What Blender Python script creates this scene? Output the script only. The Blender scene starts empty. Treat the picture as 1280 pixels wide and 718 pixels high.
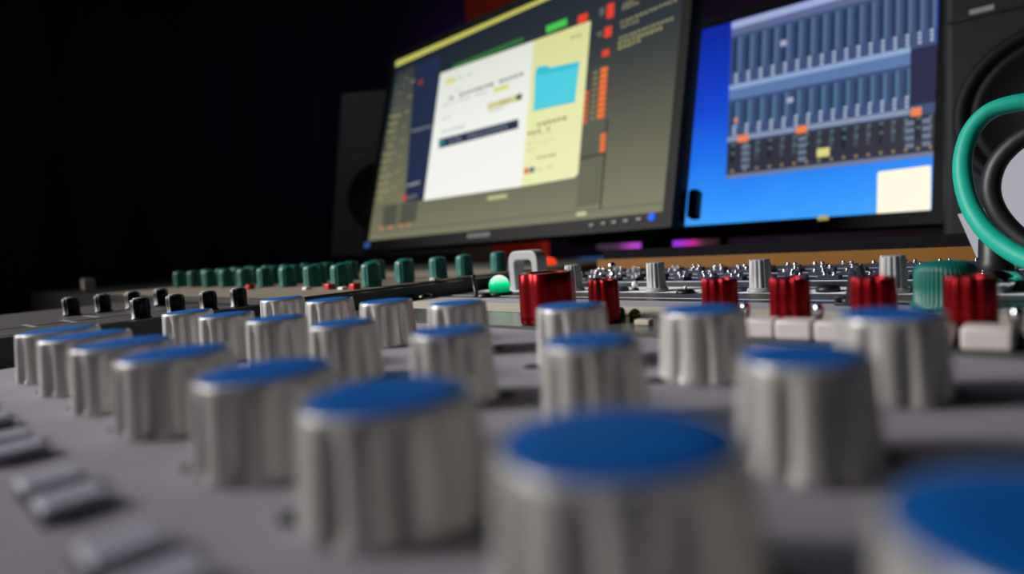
import bpy, bmesh, math, random
from mathutils import Vector, Matrix
random.seed(4)
C = bpy.context.scene.collection
PI = math.pi
MM = 0.001
ZC = 0.85                      # height of the lens above the floor
DESK = -0.075                  # desk top below the lens
# ------------------------------------------------------------------ camera
F = Vector((-.6897, .7241, 0)).normalized(); R = Vector((F.y, -F.x, 0)); U = Vector((0, 0, 1))
FPX, CX, CY = 800.0, 640.0, 359.0
cd = bpy.data.cameras.new('camera'); cam = bpy.data.objects.new('camera', cd); C.objects.link(cam)
cam.matrix_world = Matrix(((R.x, U.x, -F.x, 0), (R.y, U.y, -F.y, 0), (R.z, U.z, -F.z, ZC), (0, 0, 0, 1)))
cd.sensor_width = 36; cd.lens = 36 * FPX / 1280; cd.clip_start = .004; cd.clip_end = 60
cd.dof.use_dof = True; cd.dof.focus_distance = .30; cd.dof.aperture_fstop = 5.8
bpy.context.scene.camera = cam

def ray(x, y): return F + (x - CX) / FPX * R + (CY - y) / FPX * U
def on_y(x, y, Y):             # all in metres, relative to the lens
    r = ray(x, y); return r * (Y / r.y)
def on_plane(x, y, p, n):
    r = ray(x, y); return r * (p.dot(n) / r.dot(n))
W = lambda v: Vector((v[0], v[1], v[2] + ZC))

# ------------------------------------------------------------------ materials
def lin(c):
    return tuple((v / 255 / 12.92 if v / 255 <= .04045 else ((v / 255 + .055) / 1.055) ** 2.4) for v in c) + (1,)
def mat(name, rgb, rough=.5, metal=0, noise=0, nscale=200, bump=0, coat=0, spec=.5):
    m = bpy.data.materials.new(name); m.use_nodes = True
    nt = m.node_tree; b = nt.nodes['Principled BSDF']
    b.inputs['Base Color'].default_value = lin(rgb); b.inputs['Roughness'].default_value = rough
    b.inputs['Metallic'].default_value = metal; b.inputs['Coat Weight'].default_value = coat
    b.inputs['Specular IOR Level'].default_value = spec
    if noise or bump:
        tc = nt.nodes.new('ShaderNodeTexCoord'); n = nt.nodes.new('ShaderNodeTexNoise')
        n.inputs['Scale'].default_value = nscale; n.inputs['Detail'].default_value = 4
        nt.links.new(tc.outputs['Object'], n.inputs['Vector'])
        if noise:
            mx = nt.nodes.new('ShaderNodeMix'); mx.data_type = 'RGBA'
            mx.inputs[6].default_value = tuple(v * (1 - noise) for v in lin(rgb)[:3]) + (1,)
            mx.inputs[7].default_value = tuple(min(1, v * (1 + noise)) for v in lin(rgb)[:3]) + (1,)
            nt.links.new(n.outputs['Fac'], mx.inputs[0]); nt.links.new(mx.outputs[2], b.inputs['Base Color'])
        if bump:
            bp = nt.nodes.new('ShaderNodeBump'); bp.inputs['Strength'].default_value = bump; bp.inputs['Distance'].default_value = .0005
            nt.links.new(n.outputs['Fac'], bp.inputs['Height']); nt.links.new(bp.outputs['Normal'], b.inputs['Normal'])
    return m
_em = {}
def emit(rgb, k=1.0):
    key = (rgb, k)
    if key in _em: return _em[key]
    m = bpy.data.materials.new('glow_%d_%d_%d' % rgb); m.use_nodes = True
    b = m.node_tree.nodes['Principled BSDF']; b.inputs['Base Color'].default_value = (.01, .01, .01, 1)
    b.inputs['Emission Color'].default_value = lin(rgb); b.inputs['Emission Strength'].default_value = k
    b.inputs['Roughness'].default_value = .6; b.inputs['Specular IOR Level'].default_value = .1
    _em[key] = m; return m
def screen_gradient(name, stops, zlo, zhi, nz=0, nscale=6):
    """emission that changes with the height on the panel (the picture the screen shows)"""
    m = bpy.data.materials.new(name); m.use_nodes = True; nt = m.node_tree; b = nt.nodes['Principled BSDF']
    b.inputs['Base Color'].default_value = (.01, .01, .01, 1); b.inputs['Roughness'].default_value = .6; b.inputs['Specular IOR Level'].default_value = .1
    tc = nt.nodes.new('ShaderNodeTexCoord'); sx = nt.nodes.new('ShaderNodeSeparateXYZ'); mr = nt.nodes.new('ShaderNodeMapRange'); cr = nt.nodes.new('ShaderNodeValToRGB')
    mr.inputs[1].default_value = zlo; mr.inputs[2].default_value = zhi
    nt.links.new(tc.outputs['Object'], sx.inputs[0]); nt.links.new(sx.outputs['Z'], mr.inputs[0])
    src = mr.outputs[0]
    if nz:
        n = nt.nodes.new('ShaderNodeTexNoise'); n.inputs['Scale'].default_value = nscale
        nt.links.new(tc.outputs['Object'], n.inputs['Vector'])
        ma = nt.nodes.new('ShaderNodeMath'); ma.operation = 'MULTIPLY_ADD'; ma.inputs[1].default_value = nz
        nt.links.new(n.outputs['Fac'], ma.inputs[0]); nt.links.new(src, ma.inputs[2]); src = ma.outputs[0]
    nt.links.new(src, cr.inputs[0])
    e = cr.color_ramp.elements
    while len(e) < len(stops): e.new(.5)
    for el, (p, c) in zip(e, stops): el.position = p; el.color = lin(c)
    nt.links.new(cr.outputs[0], b.inputs['Emission Color']); b.inputs['Emission Strength'].default_value = 1
    return m

M = dict(
    panel=mat('light_grey_panel', (166, 161, 172), .7, 0, .10, 240, .12, spec=.2),
    silver=mat('silver_grey_knob', (214, 211, 207), .38, .28),
    blue=mat('blue_cap', (12, 104, 192), .6, 0, .06, 300, spec=.15),
    black=mat('black_plastic', (14, 14, 16), .45),
    blackm=mat('black_matte', (9, 9, 10), .8),
    gloss=mat('glossy_grey_panel', (92, 96, 92), .22, 0, .06, 150),
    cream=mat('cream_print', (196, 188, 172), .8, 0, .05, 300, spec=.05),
    white=mat('white_plastic', (226, 216, 214), .45),
    line=mat('white_print', (225, 228, 234), .8, spec=0),
    dline=mat('dark_print', (28, 29, 31), .4),
    red=mat('red_anodised', (150, 10, 20), .30, .75),
    redp=mat('red_button', (200, 16, 20), .4),
    green=mat('green_plastic', (0, 100, 90), .45, 0, .08, 250, .05),
    grey=mat('grey_plastic', (150, 150, 154), .5),
    chrome=mat('chrome', (225, 225, 228), .12, 1),
    darkchrome=mat('dark_steel', (96, 92, 92), .22, 1),
    navy=mat('dark_blue_base', (40, 44, 66), .45),
    dgrey=mat('dark_grey_panel', (74, 70, 70), .5, 0, .12, 120, .1),
    cheek=mat('black_side', (15, 16, 16), .38),
    wood=mat('wood_edge', (120, 80, 28), .6, 0, .15, 30, spec=.15),
    deskm=mat('desk_top', (30, 28, 28), .6),
    mat_=mat('black_mat', (20, 20, 23), .9, 0, .1, 60, spec=.05),
    bezel=mat('bezel_black', (16, 16, 16), .6, spec=.2),
    bezel2=mat('bezel_back', (10, 10, 11), .55),
    spk=mat('speaker_cabinet', (82, 78, 76), .6, 0, .1, 90, .1),
    spkr=mat('speaker_cabinet_dark', (30, 32, 36), .6, 0, .1, 90, .1, spec=.25),
    cone=mat('woofer_cone', (16, 17, 19), .6, spec=.2),
    dust=mat('dust_cap', (110, 112, 118), .35),
    ring=mat('woofer_ring', (18, 19, 22), .6, spec=.2),
    cabg=mat('green_cable_jacket', (16, 160, 140), .42, 0, .06, 200, .05),
    cabk=mat('black_cable_jacket', (16, 17, 18), .5),
    paper=mat('paper', (178, 176, 190), .8, 0, .03, 20),
    orange=mat('orange_felt', (226, 58, 14), .85, 0, .12, 80, .2),
    curtain=mat('black_curtain', (22, 20, 24), .9, 0, .2, 12),
    wall=mat('dark_wall', (40, 34, 48), .9, 0, .05, 8),
    floor=mat('dark_carpet', (32, 30, 30), .95, 0, .2, 60),
    ceil=mat('dark_ceiling', (40, 38, 40), .95),
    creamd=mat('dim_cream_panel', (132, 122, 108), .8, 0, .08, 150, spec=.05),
    capgrey=mat('pale_button', (188, 186, 204), .5),
    label=mat('grey_mark', (150, 150, 152), .5),
)

# ------------------------------------------------------------------ mesh helpers (metres)
class MB:
    def __init__(s): s.v = []; s.f = []; s.m = []; s.mats = []; s.sm = []
    def mi(s, m):
        if m not in s.mats: s.mats.append(m)
        return s.mats.index(m)
    def add(s, vs, fs, m, smooth=False):
        b = len(s.v); s.v += [tuple(v) for v in vs]; k = s.mi(m)
        for f in fs: s.f.append(tuple(b + i for i in f)); s.m.append(k); s.sm.append(smooth)
    def build(s, name, parent=None, loc=None, rot=None, bevel=0):
        me = bpy.data.meshes.new(name); me.from_pydata(s.v, [], s.f)
        for m in s.mats: me.materials.append(m)
        for p, k, q in zip(me.polygons, s.m, s.sm): p.material_index = k; p.use_smooth = q
        bm = bmesh.new(); bm.from_mesh(me); bmesh.ops.recalc_face_normals(bm, faces=bm.faces); bm.to_mesh(me); bm.free()
        o = bpy.data.objects.new(name, me); C.objects.link(o)
        if parent: o.parent = parent
        if loc is not None: o.location = loc
        if rot is not None: o.rotation_euler = rot
        if bevel:
            bv = o.modifiers.new('edge', 'BEVEL'); bv.width = bevel; bv.segments = 3; bv.limit_method = 'ANGLE'; bv.angle_limit = .6
            for p in me.polygons: p.use_smooth = True
            me.set_sharp_from_angle(angle=math.radians(40))
        return o
def box(mb, c, s, m, rot=None):
    vs = [Vector((x * s[0] / 2, y * s[1] / 2, z * s[2] / 2)) for x in (-1, 1) for y in (-1, 1) for z in (-1, 1)]
    if rot is not None: vs = [rot @ v for v in vs]
    vs = [v + Vector(c) for v in vs]
    mb.add(vs, [(0, 1, 3, 2), (4, 6, 7, 5), (0, 4, 5, 1), (2, 3, 7, 6), (0, 2, 6, 4), (1, 5, 7, 3)], m)
def prism_yz(mb, prof, x0, x1, m):
    n = len(prof)
    mb.add([(x, p[0], p[1]) for x in (x0, x1) for p in prof],
           [tuple(range(n)), tuple(range(2 * n - 1, n - 1, -1))] + [(i, (i + 1) % n, n + (i + 1) % n, n + i) for i in range(n)], m)
def prism_xy(mb, poly, z0, z1, m):
    n = len(poly)
    mb.add([(p[0], p[1], z) for z in (z0, z1) for p in poly],
           [tuple(range(n)), tuple(range(2 * n - 1, n - 1, -1))] + [(i, (i + 1) % n, n + (i + 1) % n, n + i) for i in range(n)], m)
def lathe(mb, prof, m, seg=64, c=(0, 0, 0), mod=None, smooth=True, axis=None):
    """prof: (r, z, k): k = how much of the flute function mod(angle) shows at that ring"""
    vs = []; fs = []; n = len(prof)
    for (r, z, k) in prof:
        for i in range(seg):
            a = 2 * PI * i / seg; rr = r * (1 - k * (mod(a) if mod else 0))
            v = Vector((rr * math.cos(a), rr * math.sin(a), z))
            if axis is not None: v = axis @ v
            vs.append(v + Vector(c))
    for j in range(n - 1):
        for i in range(seg):
            i2 = (i + 1) % seg; fs.append((j * seg + i, j * seg + i2, (j + 1) * seg + i2, (j + 1) * seg + i))
    fs.append(tuple(range(seg))[::-1]); fs.append(tuple(range((n - 1) * seg, n * seg)))
    mb.add(vs, fs, m, smooth)
def tube(mb, pts, r, m, seg=16):
    pts = [Vector(p) for p in pts]; vs = []; fs = []; up = None
    for i, p in enumerate(pts):
        t = (pts[min(i + 1, len(pts) - 1)] - pts[max(i - 1, 0)]).normalized()
        if up is None: up = t.orthogonal().normalized()
        up = (up - t * up.dot(t)).normalized(); b = t.cross(up)
        for k in range(seg):
            a = 2 * PI * k / seg; vs.append(p + (up * math.cos(a) + b * math.sin(a)) * r)
    for i in range(len(pts) - 1):
        for k in range(seg):
            k2 = (k + 1) % seg; fs.append((i * seg + k, i * seg + k2, (i + 1) * seg + k2, (i + 1) * seg + k))
    fs.append(tuple(range(seg))[::-1]); fs.append(tuple(range((len(pts) - 1) * seg, len(pts) * seg)))
    mb.add(vs, fs, m, True)
def spline(pts, n=10):
    pts = [Vector(p) for p in pts]; P = [pts[0] * 2 - pts[1]] + pts + [pts[-1] * 2 - pts[-2]]; out = []
    for i in range(1, len(P) - 2):
        for k in range(n):
            t = k / n; a, b, c, d = P[i - 1:i + 3]
            out.append(.5 * ((2 * b) + (c - a) * t + (2 * a - 5 * b + 4 * c - d) * t * t + (3 * b - a - 3 * c + d) * t ** 3))
    return out + [pts[-1]]
def tag(o, label, cat, group=None, kind=None):
    if label: o['label'] = label
    if cat: o['category'] = cat
    if group: o['group'] = group
    if kind: o['kind'] = kind
    return o
def thing(name, label, cat, loc=(0, 0, 0), group=None):
    o = bpy.data.objects.new(name, None); C.objects.link(o); o.location = W(loc); o.empty_display_size = .01
    return tag(o, label, cat, group)
def copy_part(o, parent, loc, rot=None):
    c = o.copy(); C.objects.link(c); c.parent = parent; c.location = loc
    if rot is not None: c.rotation_euler = rot
    for ch in o.children:
        d = ch.copy(); C.objects.link(d); d.parent = c
    return c
class Kind:
    """first use places the part itself, later uses copies of it"""
    def __init__(s, make): s.make = make; s.o = None
    def put(s, parent, loc, rot):
        if s.o is None:
            s.o = s.make(); s.o.parent = parent; s.o.location = loc; s.o.rotation_euler = rot; return s.o
        return copy_part(s.o, parent, loc, rot)

# ------------------------------------------------------------------ the sloping faces (metres relative to the lens)
SL = .1095; TILT = math.atan(SL)
z1 = lambda y: -.0352 + SL * y                   # front panel and the glossy panel behind it (one slope)
z3 = lambda y: .0026 + SL * (y - .326)
z4 = lambda y: -.0240 + .1007 * y
z5 = lambda y: -.0270 + .1007 * y

# ------------------------------------------------------------------ knobs
def flute(n, p, ph=0): return lambda a: (.5 + .5 * math.cos(n * a + ph)) ** p
def blue_knob(rc, name='knob'):
    k = rc / .0119; R0 = rc * 1.075; H = .0157; fl = flute(10, 2.6)
    mb = MB()
    lathe(mb, [(R0 * .99, 0, .0), (R0 * 1.09, .0002, .05), (R0 * 1.11, .0008, .10), (R0 * 1.095, .0020, .15), (R0 * 1.06, .0060, .16), (R0 * 1.03, .0110, .15),
               (R0 * 1.008, .0138, .07), (R0 * 1.0, .0147, .02), (R0 * .985, .0153, 0), (R0 * .965, .0155, 0), (rc * .995, .0155, 0), (rc * .99, .0150, 0)], M['silver'], 192, mod=fl)
    o = mb.build(name); o['label'] = 'silver fluted knob with a blue cap'
    c = MB(); lathe(c, [(rc * .99, .0148, 0), (rc * .99, .0154, 0), (rc * .96, .01565, 0), (rc * .6, .0158, 0), (rc * .02, .0159, 0)], M['blue'], 64)
    co = c.build('knob_cap', o); co['label'] = 'blue round cap'
    return o
def red_knob(r, h, n, depth, hole, name='knob'):
    fl = flute(n, 1.6, .4)
    mb = MB()
    lathe(mb, [(r * .93, 0, depth), (r, .0006, depth), (r, h * .2, depth), (r * .985, h * .75, depth), (r * .965, h - .0007, depth), (r * .93, h - .0001, depth), (r * .90, h, depth * .8),
               (r * .72, h, 0), (r * .68, h - .0004, 0), (r * .62, h - .003, 0), (r * .3, h - .0036, 0)], M['red'], 160, mod=fl)
    o = mb.build(name); o['label'] = 'red metal fluted knob'
    if hole:
        s = MB(); a = math.radians(-118)
        lathe(s, [(.0009, 0, 0), (.0009, .0008, 0)], M['blackm'], 20, axis=Vector((math.cos(a), math.sin(a), 0)).to_track_quat('Z', 'Y').to_matrix(), c=(math.cos(a) * (r * .93), math.sin(a) * (r * .93), h * .27))
        s.build('set_screw', o)['label'] = 'dark set screw hole'
    return o
def green_knob(r, h, n, skirt, name='knob'):
    fl = flute(n, 1.0)
    mb = MB()
    lathe(mb, [(r * (1.05 if skirt else .98), 0, 0), (r * (1.08 if skirt else 1), .0006, 0), (r * (1.07 if skirt else 1), h * .10, 0), (r * 1.0, h * .16, .05), (r * .985, h * .5, .055), (r * .965, h * .80, .055),
               (r * .93, h * .86, .02), (r * .86, h * .93, 0), (r * .6, h * .985, 0), (r * .2, h, 0)], M['green'], n * 6 if n > 20 else 120, mod=fl)
    o = mb.build(name); o['label'] = 'green fluted plastic knob'
    w = MB(); lathe(w, [(r * 1.06, -.0003, 0), (r * 1.06, .0002, 0), (r * .9, .0003, 0)], M['blackm'], 40); w.build('dial_ring', o)
    return o
def grey_knob(r=.005, h=.0155, name='knob'):
    fl = flute(14, 1.3)
    mb = MB()
    lathe(mb, [(r * 1.22, 0, 0), (r * 1.25, .0004, 0), (r * 1.22, .0017, 0), (r * 1.06, .0022, 0), (r * 1.02, .0026, .07), (r * .98, h * .6, .08), (r * .94, h - .0008, .08), (r * .90, h - .0002, .03), (r * .82, h, 0), (r * .1, h, 0)], M['grey'], 140, mod=fl)
    o = mb.build(name); o['label'] = 'thin light grey ribbed knob'
    p = MB(); box(p, (-r * .60, -r * .60, h * .62), (.0009, .0009, h * .68), M['white']); box(p, (-r * .32, -r * .32, h), (.0012, .005, .0003), M['white'], Matrix.Rotation(-PI / 4, 3, 'Z'))
    p.build('pointer_line', o)
    return o
def dark_knob(name='knob'):
    mb = MB(); r = .0046; h = .0105; fl = flute(10, 1.2)
    lathe(mb, [(r * 1.05, 0, 0), (r * 1.05, .001, 0), (r * .95, .0015, .05), (r, h * .7, .08), (r * .98, h * .94, .06), (r * .86, h, 0), (r * .1, h, 0)], M['black'], 60, mod=fl)
    o = mb.build(name); o['label'] = 'small black knob with a pale grey tip'
    t = MB(); lathe(t, [(r * .7, h - .0002, 0), (r * .68, h + .0005, 0), (r * .2, h + .0008, 0)], M['label'], 32); t.build('knob_tip', o)  # pale grey disc on the knob top
    return o
def white_button(name='button'):
    mb = MB(); box(mb, (0, 0, .0028), (.0101, .0080, .0056), M['white'])
    return mb.build(name, bevel=.0009)
def bat_toggle(name='toggle_switch'):
    mb = MB()
    lathe(mb, [(.0021, 0, 0), (.0021, .0010, 0), (.0017, .0014, 0), (.0014, .0024, 0), (.0010, .0028, 0), (.0010, .0044, 0), (.0012, .0054, 0), (.0015, .0066, 0), (.0016, .0077, 0), (.0013, .0088, 0), (.0006, .0093, 0)], M['chrome'], 32)
    o = mb.build(name); o['label'] = 'chrome ball-tipped toggle'
    return o
def push_button(name='button'):
    mb = MB(); box(mb, (0, 0, .0017), (.0086, .0086, .0018), M['capgrey'])
    o = mb.build(name, bevel=.0008); o['label'] = 'pale square push button'
    c = MB(); box(c, (0, 0, .0003), (.0088, .0088, .0012), M['blackm']); c.build('button_collar', o)
    return o
def panel_rot(rz=0, tilt=TILT): return (Matrix.Rotation(tilt, 4, 'X') @ Matrix.Rotation(rz, 4, 'Z')).to_euler()

# ================================================================== FRONT CONSOLE
front = thing('mixing_console', 'light grey console panel in front with rows of silver knobs under blue caps', 'mixing console', (0, .05, DESK))
def rel(root, x, y, z): return Vector((x, y, z)) - (root.location - Vector((0, 0, ZC)))
def local(mb, root):
    off = root.location - Vector((0, 0, ZC)); mb.v = [tuple(Vector(v) - off) for v in mb.v]; return mb
mb = MB(); prism_yz(mb, [(-.09, z1(-.09)), (.176, z1(.176)), (.176, DESK), (-.09, DESK)], -.301, .30, M['panel'])
local(mb, front).build('panel', front)
RA, RB, RC = .0109, .0083, .0086
ka, kb, kc = Kind(lambda: blue_knob(RA)), Kind(lambda: blue_knob(RB)), Kind(lambda: blue_knob(RC))
XA = [-.0005, -.0338, -.0700, -.1047, -.1475, -.1835, -.2205, -.2545]
XB = [-.0320, -.0685, -.1066, -.1500, -.1875, -.2246, -.2605]
XC = [-.0311, -.0684, -.1059, -.1515, -.1893, -.2275, -.2665]
for x in XA: ka.put(front, rel(front, x, .0515, z1(.0515)), panel_rot(random.uniform(0, 6.28)))
for x in XB: kb.put(front, rel(front, x, .0940, z1(.0940)), panel_rot(random.uniform(0, 6.28)))
for x in XC: kc.put(front, rel(front, x, .1355, z1(.1355)), panel_rot(random.uniform(0, 6.28)))
def dial_mark():
    d = MB(); lathe(d, [(.0031, -.0002, 0), (.0031, .00012, 0), (.002, .00012, 0)], M['blackm'], 28); o = d.build('dial_mark'); o['label'] = 'round black mark beside a knob foot'; return o
mk = Kind(dial_mark)
for xs, y, r in ((XA, .0515, .0129), (XB, .0940, .0103), (XC, .1355, .0107)):
    for x in xs:
        for a in (225, 45):
            cx_, cy_ = x + r * math.cos(math.radians(a)), y + r * math.sin(math.radians(a))
            mk.put(front, rel(front, cx_, cy_, z1(cy_)), panel_rot())
pb = Kind(push_button)
for x in (-.0338, -.0712, -.1092, -.1502, -.1878, -.2251):
    for dx in (-.0150, -.0018):
        pb.put(front, rel(front, x + dx, .0235, z1(.0235)), panel_rot())

# ================================================================== GLOSSY PANEL BEHIND IT
P2 = thing('control_panel', 'glossy grey panel with red knobs, white buttons and a green lamp behind the blue caps', 'control panel', (-.05, .25, DESK))
mb = MB(); XL, XR = -.312, .30
prism_yz(mb, [(.182, z1(.182)), (.322, z1(.322)), (.322, DESK), (.182, DESK)], XL, XR, M['gloss'])
box(mb, ((XL + XR) / 2, .1815, (z1(.182) + DESK) / 2 - .0015), (XR - XL, .0006, z1(.182) - DESK - .003), M['blackm'])
def strip(mb, y0, y1, x0, x1, m, zf=z1, up=.0001):
    mb.add([(x0, y0, zf(y0) + up), (x1, y0, zf(y0) + up), (x1, y1, zf(y1) + up), (x0, y1, zf(y1) + up)], [(0, 1, 2, 3)], m)
strip(mb, .2146, .2425, XL, XR, M['cream']); strip(mb, .2425, .262, XL, XR, M['panel'], up=.00008)
strip(mb, .262, .2675, XL, XR, M['dline']); strip(mb, .2705, .2725, XL, XR, M['line'])
strip(mb, .2930, .3215, XL, XR, M['line']); strip(mb, .2730, .2925, XL, XR, M['dgrey'])
strip(mb, .2432, .2620, -.222, -.2155, M['dline'])
local(mb, P2).build('panel', P2)
rk = Kind(lambda: red_knob(.0059, .0163, 11, .14, True))
bigred = red_knob(.0116, .0200, 6, .12, False); bigred.parent = P2
def xrow(px, y): r = ray(px, 380); return y * r.x / r.y
bigred.location = rel(P2, xrow(687, .1945), .1945, z1(.1945)); bigred.rotation_euler = panel_rot(.6); bigred['label'] = 'widest red metal knob with six lobes'
for px in (757, 902, 989, 1093, 1214):
    rk.put(P2, rel(P2, xrow(px, .1995), .1995, z1(.1995)), panel_rot())
wb = Kind(white_button)
for px in (953, 997.5, 1048, 1096, 1163, 1236):
    wb.put(P2, rel(P2, xrow(px, .1880), .1880, z1(.1880)), panel_rot())
tk = Kind(bat_toggle)
for px in (933, 1024, 1272):
    tk.put(P2, rel(P2, xrow(px, .1946), .1946, z1(.1946)), panel_rot())
gk = Kind(grey_knob)
for px in (718, 821, 951, 1117):
    gk.put(P2, rel(P2, xrow(px, .300), .300, z1(.300)), panel_rot())
go = green_knob(.0094, .0160, 44, True); go.parent = P2; go.location = rel(P2, xrow(1182, .2575), .2575, z1(.2575)); go.rotation_euler = panel_rot()
go['label'] = 'wide green ribbed knob with a skirt'
# the lit green lamp
lx = xrow(625, .277)
lo = MB(); lathe(lo, [(.0076, -.0003, 0), (.0080, .0004, 0), (.0078, .0016, 0), (.0068, .0020, 0)], M['black'], 48)
lamp = lo.build('indicator_lamp', P2, rel(P2, lx, .277, z1(.277)), panel_rot()); lamp['label'] = 'green lamp dome in a black collar'
LM = mat('green_lens', (0, 70, 40), .3, spec=.12); b = LM.node_tree.nodes['Principled BSDF']
b.inputs['Emission Strength'].default_value = 1.0
nt = LM.node_tree; tc = nt.nodes.new('ShaderNodeTexCoord'); sx = nt.nodes.new('ShaderNodeSeparateXYZ'); mr = nt.nodes.new('ShaderNodeMapRange'); cr = nt.nodes.new('ShaderNodeValToRGB')
mr.inputs[1].default_value = .0016; mr.inputs[2].default_value = .0122
nt.links.new(tc.outputs['Object'], sx.inputs[0]); nt.links.new(sx.outputs['Z'], mr.inputs[0]); nt.links.new(mr.outputs[0], cr.inputs[0])
for el, (p_, c_) in zip((cr.color_ramp.elements[0], cr.color_ramp.elements[1], cr.color_ramp.elements.new(.38), cr.color_ramp.elements.new(.55)), ((0, (0, 96, 58)), (1, (0, 205, 132)), (.38, (0, 190, 116)), (.55, (0, 238, 158)))): el.position = p_; el.color = lin(c_)
nt.links.new(cr.outputs[0], b.inputs['Emission Color'])
dm = MB(); rr = .0064
lathe(dm, [(rr, .0016, 0), (rr, .0058, 0)] + [(rr * math.cos(a), .0058 + rr * math.sin(a), 0) for a in [PI / 2 * i / 12 for i in range(1, 12)]] + [(.0002, .0058 + rr, 0)], LM, 48)
dm.build('lens', lamp)['label'] = 'glowing green dome'
# small leds, white dash button, little black parts
def led(px, y, rgb, r, label):
    mm = mat('led_' + label.split()[0], rgb, .2, coat=.3); d = MB()
    lathe(d, [(r, 0, 0), (r, r * .9, 0)] + [(r * math.cos(a), r * .9 + r * math.sin(a), 0) for a in [PI / 2 * i / 8 for i in range(1, 8)]] + [(.0001, r * 1.9, 0)], mm, 32)
    o = d.build('led', P2, rel(P2, xrow(px, y), y, z1(y)), panel_rot()); o['label'] = label; return o
led(794, .2085, (150, 150, 10), .0022, 'yellow small lamp'); led(775, .2125, (20, 120, 60), .0022, 'green unlit small lamp')
d = MB(); box(d, (0, 0, .001), (.0062, .0035, .002), M['cream']); d.build('button', P2, rel(P2, xrow(805, .198), .198, z1(.198)), panel_rot(), bevel=.0005)['label'] = 'small cream bar button'
def pod(px, y, r, h, m, name='cap_nut', lab=None, ball=None):
    d = MB(); lathe(d, [(r, 0, 0), (r, h * .5, 0), (r * .75, h * .85, 0), (r * .2, h, 0)], m, 32)
    if ball: lathe(d, [(ball * .3, h * .9, 0), (ball * .8, h * .9 + ball * .4, 0), (ball, h * .9 + ball, 0), (ball * .8, h * .9 + ball * 1.6, 0), (ball * .2, h * .9 + ball * 2, 0)], M['white'], 24)
    o = d.build(name, P2, rel(P2, xrow(px, y), y, z1(y)), panel_rot())
    if lab: o['label'] = lab
pod(794, .303, .0022, .0018, M['black'], 'mini_switch', 'white ball-tipped switch', .0019)
pod(777, .300, .0042, .0028, M['navy'], 'cap_nut', 'low dark dome'); pod(857, .293, .0046, .0022, M['black'], 'mini_switch', 'low black dome with white tip', .0009)
pod(1035, .303, .0050, .0034, M['black'], 'cap_nut', 'low dark dome'); pod(532, .2535, .0048, .0034, M['darkchrome'], 'cap_nut', 'dark steel dome'); pod(606, .264, .0042, .0030, M['black'], 'cap_nut', 'low dark dome')
pod(1150, .306, .004, .0026, M['black'], 'cap_nut', 'low dark dome'); pod(928, .303, .004, .0022, M['navy'], 'cap_nut', 'low dark dome')
d = MB(); lathe(d, [(.0030, 0, 0), (.0030, .0012, 0), (.0012, .0016, 0), (.0014, .0122, 0), (.0017, .0128, 0), (.0008, .0138, 0)], M['black'], 24)
d.build('toggle_switch', P2, rel(P2, xrow(596, .266), .266, z1(.266)), (panel_rot()[0], -.12, 0))['label'] = 'thin black lever'
# grey arch handle (U bracket)
hx = xrow(662, .304); d = MB(); w_, h_, t_, dp = .0295, .0255, .0062, .0085
outer = [(-w_ / 2, 0), (-w_ / 2, h_ - .007)] + [(-w_ / 2 + .007 - .007 * math.cos(a), h_ - .007 + .007 * math.sin(a)) for a in [PI / 2 * i / 6 for i in range(1, 7)]]
outer += [(-x, z) for x, z in outer[::-1]]
iw, ih = w_ / 2 - t_, h_ - t_
inner = [(-iw, 0), (-iw, ih - .003)] + [(-iw + .003 - .003 * math.cos(a), ih - .003 + .003 * math.sin(a)) for a in [PI / 2 * i / 6 for i in range(1, 7)]]
inner += [(-x, z) for x, z in inner[::-1]]
n = len(outer)
vs = [(x, y, z) for y in (-dp / 2, dp / 2) for (x, z) in outer + inner]
fs = []
for i in range(n - 1):
    fs += [(i, i + 1, n + i + 1, n + i), (2 * n + i, 3 * n + i, 3 * n + i + 1, 2 * n + i + 1), (i, 2 * n + i, 2 * n + i + 1, i + 1), (n + i, n + i + 1, 3 * n + i + 1, 3 * n + i)]
fs += [(0, n, 3 * n, 2 * n), (n - 1, 3 * n - 1, 4 * n - 1, 2 * n - 1)]
d.add(vs, fs, M['grey'])
d.build('handle', P2, rel(P2, hx, .304, z1(.304)), (TILT, 0, -.15), bevel=.0011)['label'] = 'light grey arched bracket'
# chrome jack socket on the right
d = MB(); q = Vector((-.3, -1, .1)).to_track_quat('Z', 'Y').to_matrix()
lathe(d, [(.0042, 0, 0), (.0042, .010, 0), (.0030, .0105, 0), (.0030, .017, 0), (.0016, .018, 0)], M['chrome'], 32, axis=q)
box(d, (0, .002, -.0012), (.010, .012, .004), M['black'])
d.build('jack_socket', P2, rel(P2, xrow(1262, .311), .311, z1(.311) + .0032), (TILT, 0, 0))['label'] = 'chrome socket in a black block'

# black clip standing on the panel
clip = MB(); CS = .56; box(clip, (0, 0, .0011), (.0105, .008, .0022), M['black']); box(clip, (-.0040, 0, .0036), (.0024, .0075, .0050), M['black']); box(clip, (-.0015, 0, .0058), (.006, .0075, .0014), M['black'])
box(clip, (.0050, 0, .0120), (.0046, .007, .0225), M['black'], Matrix.Rotation(.14, 3, 'Y')); box(clip, (.0105, 0, .0215), (.0040, .006, .011), M['black'], Matrix.Rotation(-.25, 3, 'Y')); box(clip, (.0085, 0, .0190), (.006, .006, .004), M['black'])
clip.v = [tuple(CS * k for k in v) for v in clip.v]
co = clip.build('cable_clip', None, W((xrow(1056, .2585), .2585, z1(.2585))), panel_rot(-.1), bevel=.0003)
tag(co, 'small black plastic clip standing between two red knobs', 'clip')

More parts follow.
